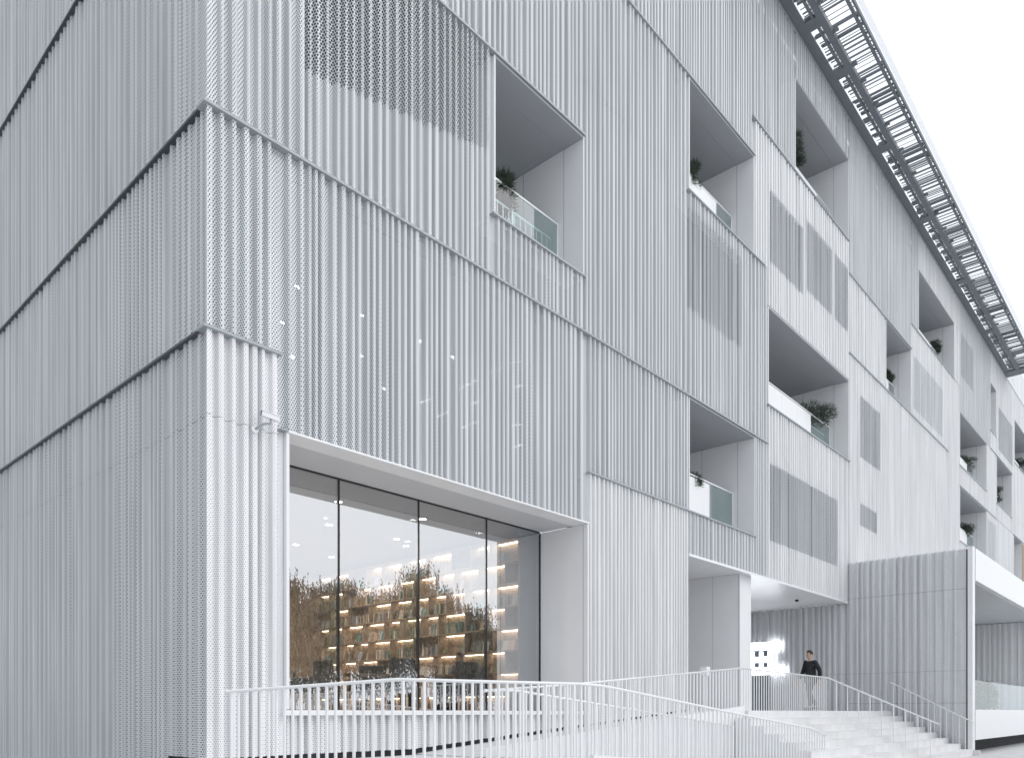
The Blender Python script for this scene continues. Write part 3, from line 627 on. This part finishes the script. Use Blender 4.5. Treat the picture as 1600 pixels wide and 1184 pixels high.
# ------------------------------------------------------------------ people
def skinned(name, verts, edges, radii, mat, parent, root=0, sub=2):
    me = bpy.data.meshes.new(name); me.from_pydata([tuple(v) for v in verts], edges, []); me.materials.append(M[mat])
    o = bpy.data.objects.new(name, me); C.objects.link(o); o.parent = parent
    m = o.modifiers.new('skin', 'SKIN'); m.use_smooth_shade = True
    sv = me.skin_vertices[0].data
    for i, r in enumerate(radii): sv[i].radius = (r if isinstance(r, tuple) else (r, r)); sv[i].use_root = (i == root)
    s = o.modifiers.new('sub', 'SUBSURF'); s.levels = sub; s.render_levels = sub
    return o
def person(loc, rz, label, pose='walk', coat='black_coat', trous='black_coat', hairlen=0, sc=1.0, group=None):
    o = empty('person', loc, label, 'person', group); o.rotation_euler[2] = rz; o.scale = (sc, sc, sc)
    # body faces +X; y is left
    if pose == 'walk':
        pel = (0, 0, .96); hips = [(0, .09, .92), (0, -.09, .92)]; knees = [(.14, .09, .52), (-.02, -.09, .51)]; ank = [(.10, .09, .10), (-.24, -.09, .14)]; toe = [(.27, .10, .04), (-.08, -.10, .05)]
        ch = (.02, 0, 1.28); nk = (.03, 0, 1.50); sh_ = [(.01, .19, 1.43), (.01, -.19, 1.43)]; el = [(-.12, .25, 1.16), (.08, -.25, 1.15)]; wr_ = [(-.10, .24, .90), (.24, -.22, .93)]
    else:
        pel = (0, 0, .50); hips = [(.04, .09, .50), (.04, -.09, .50)]; knees = [(.46, .11, .52), (.46, -.11, .52)]; ank = [(.44, .11, .10), (.44, -.11, .10)]; toe = [(.60, .12, .04), (.60, -.12, .04)]
        ch = (.04, 0, .82); nk = (.12, 0, 1.03); sh_ = [(.08, .19, .97), (.08, -.19, .97)]; el = [(.16, .26, .74), (.16, -.26, .74)]; wr_ = [(.40, .14, .76), (.40, -.14, .76)]
    hd = (nk[0]+.03, 0, nk[2]+.14); ht = (nk[0]+.03, 0, nk[2]+.24)
    V = [pel, ch, nk, hd, ht]; E_ = [(0, 1), (1, 2), (2, 3), (3, 4)]; Rr = [(.09, .08), (.06, .06), (.050, .050), (.082, .095), (.060, .070)]
    for s in (0, 1):
        b = len(V); V += [sh_[s], el[s], wr_[s]]; Rr += [.032, .032, .028]; E_ += [(1, b), (b, b+1), (b+1, b+2)]
        w_ = Vector(wr_[s]); d = (w_-Vector(el[s])).normalized(); sd_ = Vector((0, 1, 0)).cross(d).normalized(); b2 = len(V)
        V.append(tuple(w_+d*.06)); Rr.append(.030); E_.append((b+2, b2))
        for q in range(4):
            off = sd_*(q-1.5)*.021; L = (.075, .085, .08, .06)[q]; i = len(V)
            inw = Vector((0, -.02 if s == 0 else .02, 0))
            V += [tuple(w_+d*.10+off), tuple(w_+d*(.10+L*.5)+off+inw*.6), tuple(w_+d*(.10+L*.85)+off+inw*1.8)]; Rr += [.0095, .009, .008]; E_ += [(b2, i), (i, i+1), (i+1, i+2)]
        i = len(V); V += [tuple(w_+d*.035+sd_*-.035), tuple(w_+d*.08+sd_*-.055)]; Rr += [.011, .009]; E_ += [(b2, i), (i, i+1)]
        b = len(V); V += [hips[s], knees[s], ank[s], toe[s]]; Rr += [.07, .05, .034, .022]; E_ += [(0, b), (b, b+1), (b+1, b+2), (b+2, b+3)]
    skinned('body', V, E_, Rr, 'skin', o)
    # coat
    V = [(pel[0], 0, pel[2]-(.22 if pose == 'walk' else .0)), pel, ch, (nk[0]-.01, 0, nk[2]-.09), (nk[0], 0, nk[2]-.02)]; Rr = [.17, .16, .165, .105, .070]; E_ = [(0, 1), (1, 2), (2, 3), (3, 4)]
    for s in (0, 1):
        b = len(V); V += [sh_[s], el[s], tuple(Vector(wr_[s])*.96+Vector(el[s])*.04)]; Rr += [.082, .064, .048]; E_ += [(3, b), (b, b+1), (b+1, b+2)]
    skinned('coat', V, E_, Rr, coat, o, 1)
    V = [pel]; Rr = [(.145, .12)]; E_ = []
    for s in (0, 1):
        b = len(V); V += [hips[s], knees[s], tuple(Vector(ank[s])+Vector((0, 0, .02)))]; Rr += [.098, .072, .056]; E_ += [(0, b), (b, b+1), (b+1, b+2)]
    skinned('trousers', V, E_, Rr, trous, o)
    for s in (0, 1):
        a = Vector(ank[s]); t = Vector(toe[s]); skinned('shoe', [tuple(a+Vector((-.03, 0, -.05))), tuple(t.lerp(a, .4)+Vector((0, 0, -.01))), tuple(t+Vector((.03, 0, 0)))], [(0, 1), (1, 2)], [.055, .054, .042], 'black_coat', o)
    # head details
    bm = bmesh.new(); bmesh.ops.create_uvsphere(bm, u_segments=18, v_segments=12, radius=1)
    hc = Vector((hd[0]-.012, 0, hd[2]+.045))
    for v in list(bm.verts):
        if v.co.z < -.15-(.9*hairlen) and v.co.x > -.9: pass
    dele = [v for v in bm.verts if (v.co.x > .35 and v.co.z < .45) or v.co.z < (-.35 if not hairlen else -.8)]
    bmesh.ops.delete(bm, geom=dele, context='VERTS')
    for v in bm.verts: v.co = Vector((v.co.x*.105, v.co.y*.088, v.co.z*.105*(1.6 if hairlen and v.co.z < 0 else 1)))+hc
    me = bpy.data.meshes.new('hair'); bm.to_mesh(me); bm.free(); me.materials.append(M['hair']); me.polygons.foreach_set('use_smooth', [True]*len(me.polygons))
    h = bpy.data.objects.new('hair', me); C.objects.link(h); h.parent = o; sm = h.modifiers.new('t', 'SOLIDIFY'); sm.thickness = .012
    fx = hd[0]+.088
    f = MB(); f.v += [(fx-.01, -.014, hd[2]-.025), (fx-.01, .014, hd[2]-.025), (fx-.012, 0, hd[2]+.02), (fx+.022, 0, hd[2]-.018)]
    for q in ((0, 1, 3), (1, 2, 3), (2, 0, 3)): f.f.append(q); f.m.append(0); f.uv.append([(0, 0)]*3)
    nz = f.build('nose', 'skin'); nz.parent = o
    for s in (-1, 1):
        e = MB().box(fx-.014, fx-.003, s*.03-.011, s*.03+.011, hd[2]+.010, hd[2]+.018).build('eye', 'hair'); e.parent = o
        e = MB().box(hd[0]-.02, hd[0]+.015, s*.082-.007, s*.082+.007, hd[2]-.03, hd[2]+.025).build('ear', 'skin'); e.parent = o
    e = MB().box(fx-.018, fx-.006, -.02, .02, hd[2]-.052, hd[2]-.045).build('mouth', 'plaster_brown'); e.parent = o
    return o
person((18.9, -.56, PZ), R(150), 'person in a long black coat walking behind the platform railing', 'walk', sc=1.04)
# ------------------------------------------------------------------ furniture and readers in the shop
def table(x, y, lab, wx=.9, wy=.9):
    t = empty('table', (x, y, .03), lab, 'table', 'tables in the shop'); B('tabletop', 'shelf_wood', t, (x-wx/2, x+wx/2, y-wy/2, y+wy/2, .72, .755))
    for sx in (-1, 1):
        for sy in (-1, 1):
            px, py = x+sx*(wx/2-.06), y+sy*(wy/2-.06); B('leg', 'dark_frame', t, (px-.02, px+.02, py-.02, py+.02, .031, .719))
def chair(x, y, rz, mat, lab):
    t = empty('chair', (x, y, .03), lab, 'chair', 'padded chairs in the shop'); t.rotation_euler[2] = rz
    def part(n, m, *d):
        q = MB()
        for k in d: q.box(*k)
        ob = q.build(n, m); ob.parent = t
        bv = ob.modifiers.new('b', 'BEVEL'); bv.width = .03; bv.segments = 2
        return ob
    part('seat', mat, (-.28, .28, -.28, .28, .34, .47)); part('backrest', mat, (-.36, -.27, -.30, .30, .44, .98))
    part('armrest', mat, (-.27, .20, .29, .37, .40, .64)); part('armrest', mat, (-.27, .20, -.37, -.29, .40, .64))
    for sx in (-.22, .22):
        for sy in (-.22, .22): l = MB().tube([(sx, sy, .34), (sx*1.15, sy*1.15, 0)], .016, 6).build('leg', 'dark_frame'); l.parent = t
table(2.7, 3.3, 'timber table by the left end of the shop window'); table(4.6, 2.9, 'timber table in the middle of the shop window'); table(6.1, 2.3, 'timber table by the right end of the shop window')
chair(2.0, 3.6, 0, 'dark_fabric', 'empty dark armchair at the left end of the shop window'); chair(3.6, 3.2, R(180), 'dark_fabric', 'empty dark armchair between the left and middle tables')
chair(4.6, 1.95, R(90), 'dark_fabric', 'empty dark armchair with its back to the glass at the middle table'); chair(5.3, 3.6, R(215), 'dark_fabric', 'empty dark armchair behind the middle table')
chair(6.95, 2.35, R(180), 'blue_fabric', 'slate blue armchair at the right end of the shop window'); chair(6.1, 1.75, R(90), 'dark_fabric', 'dark armchair with its back to the glass at the right table')
person((3.4, 4.9, .03), R(-25), 'seated reader with short dark hair bent over at the left of the shop window', 'sit', 'dark_fabric', group='readers sitting in the shop')
chair(3.35, 4.95, R(-25), 'dark_fabric', 'dark armchair under the bent-over seated reader on the left')
person((6.90, 2.35, .03), R(180), 'seated reader with long dark hair in the slate blue armchair at the right', 'sit', 'blue_fabric', hairlen=1, group='readers sitting in the shop', sc=.95)
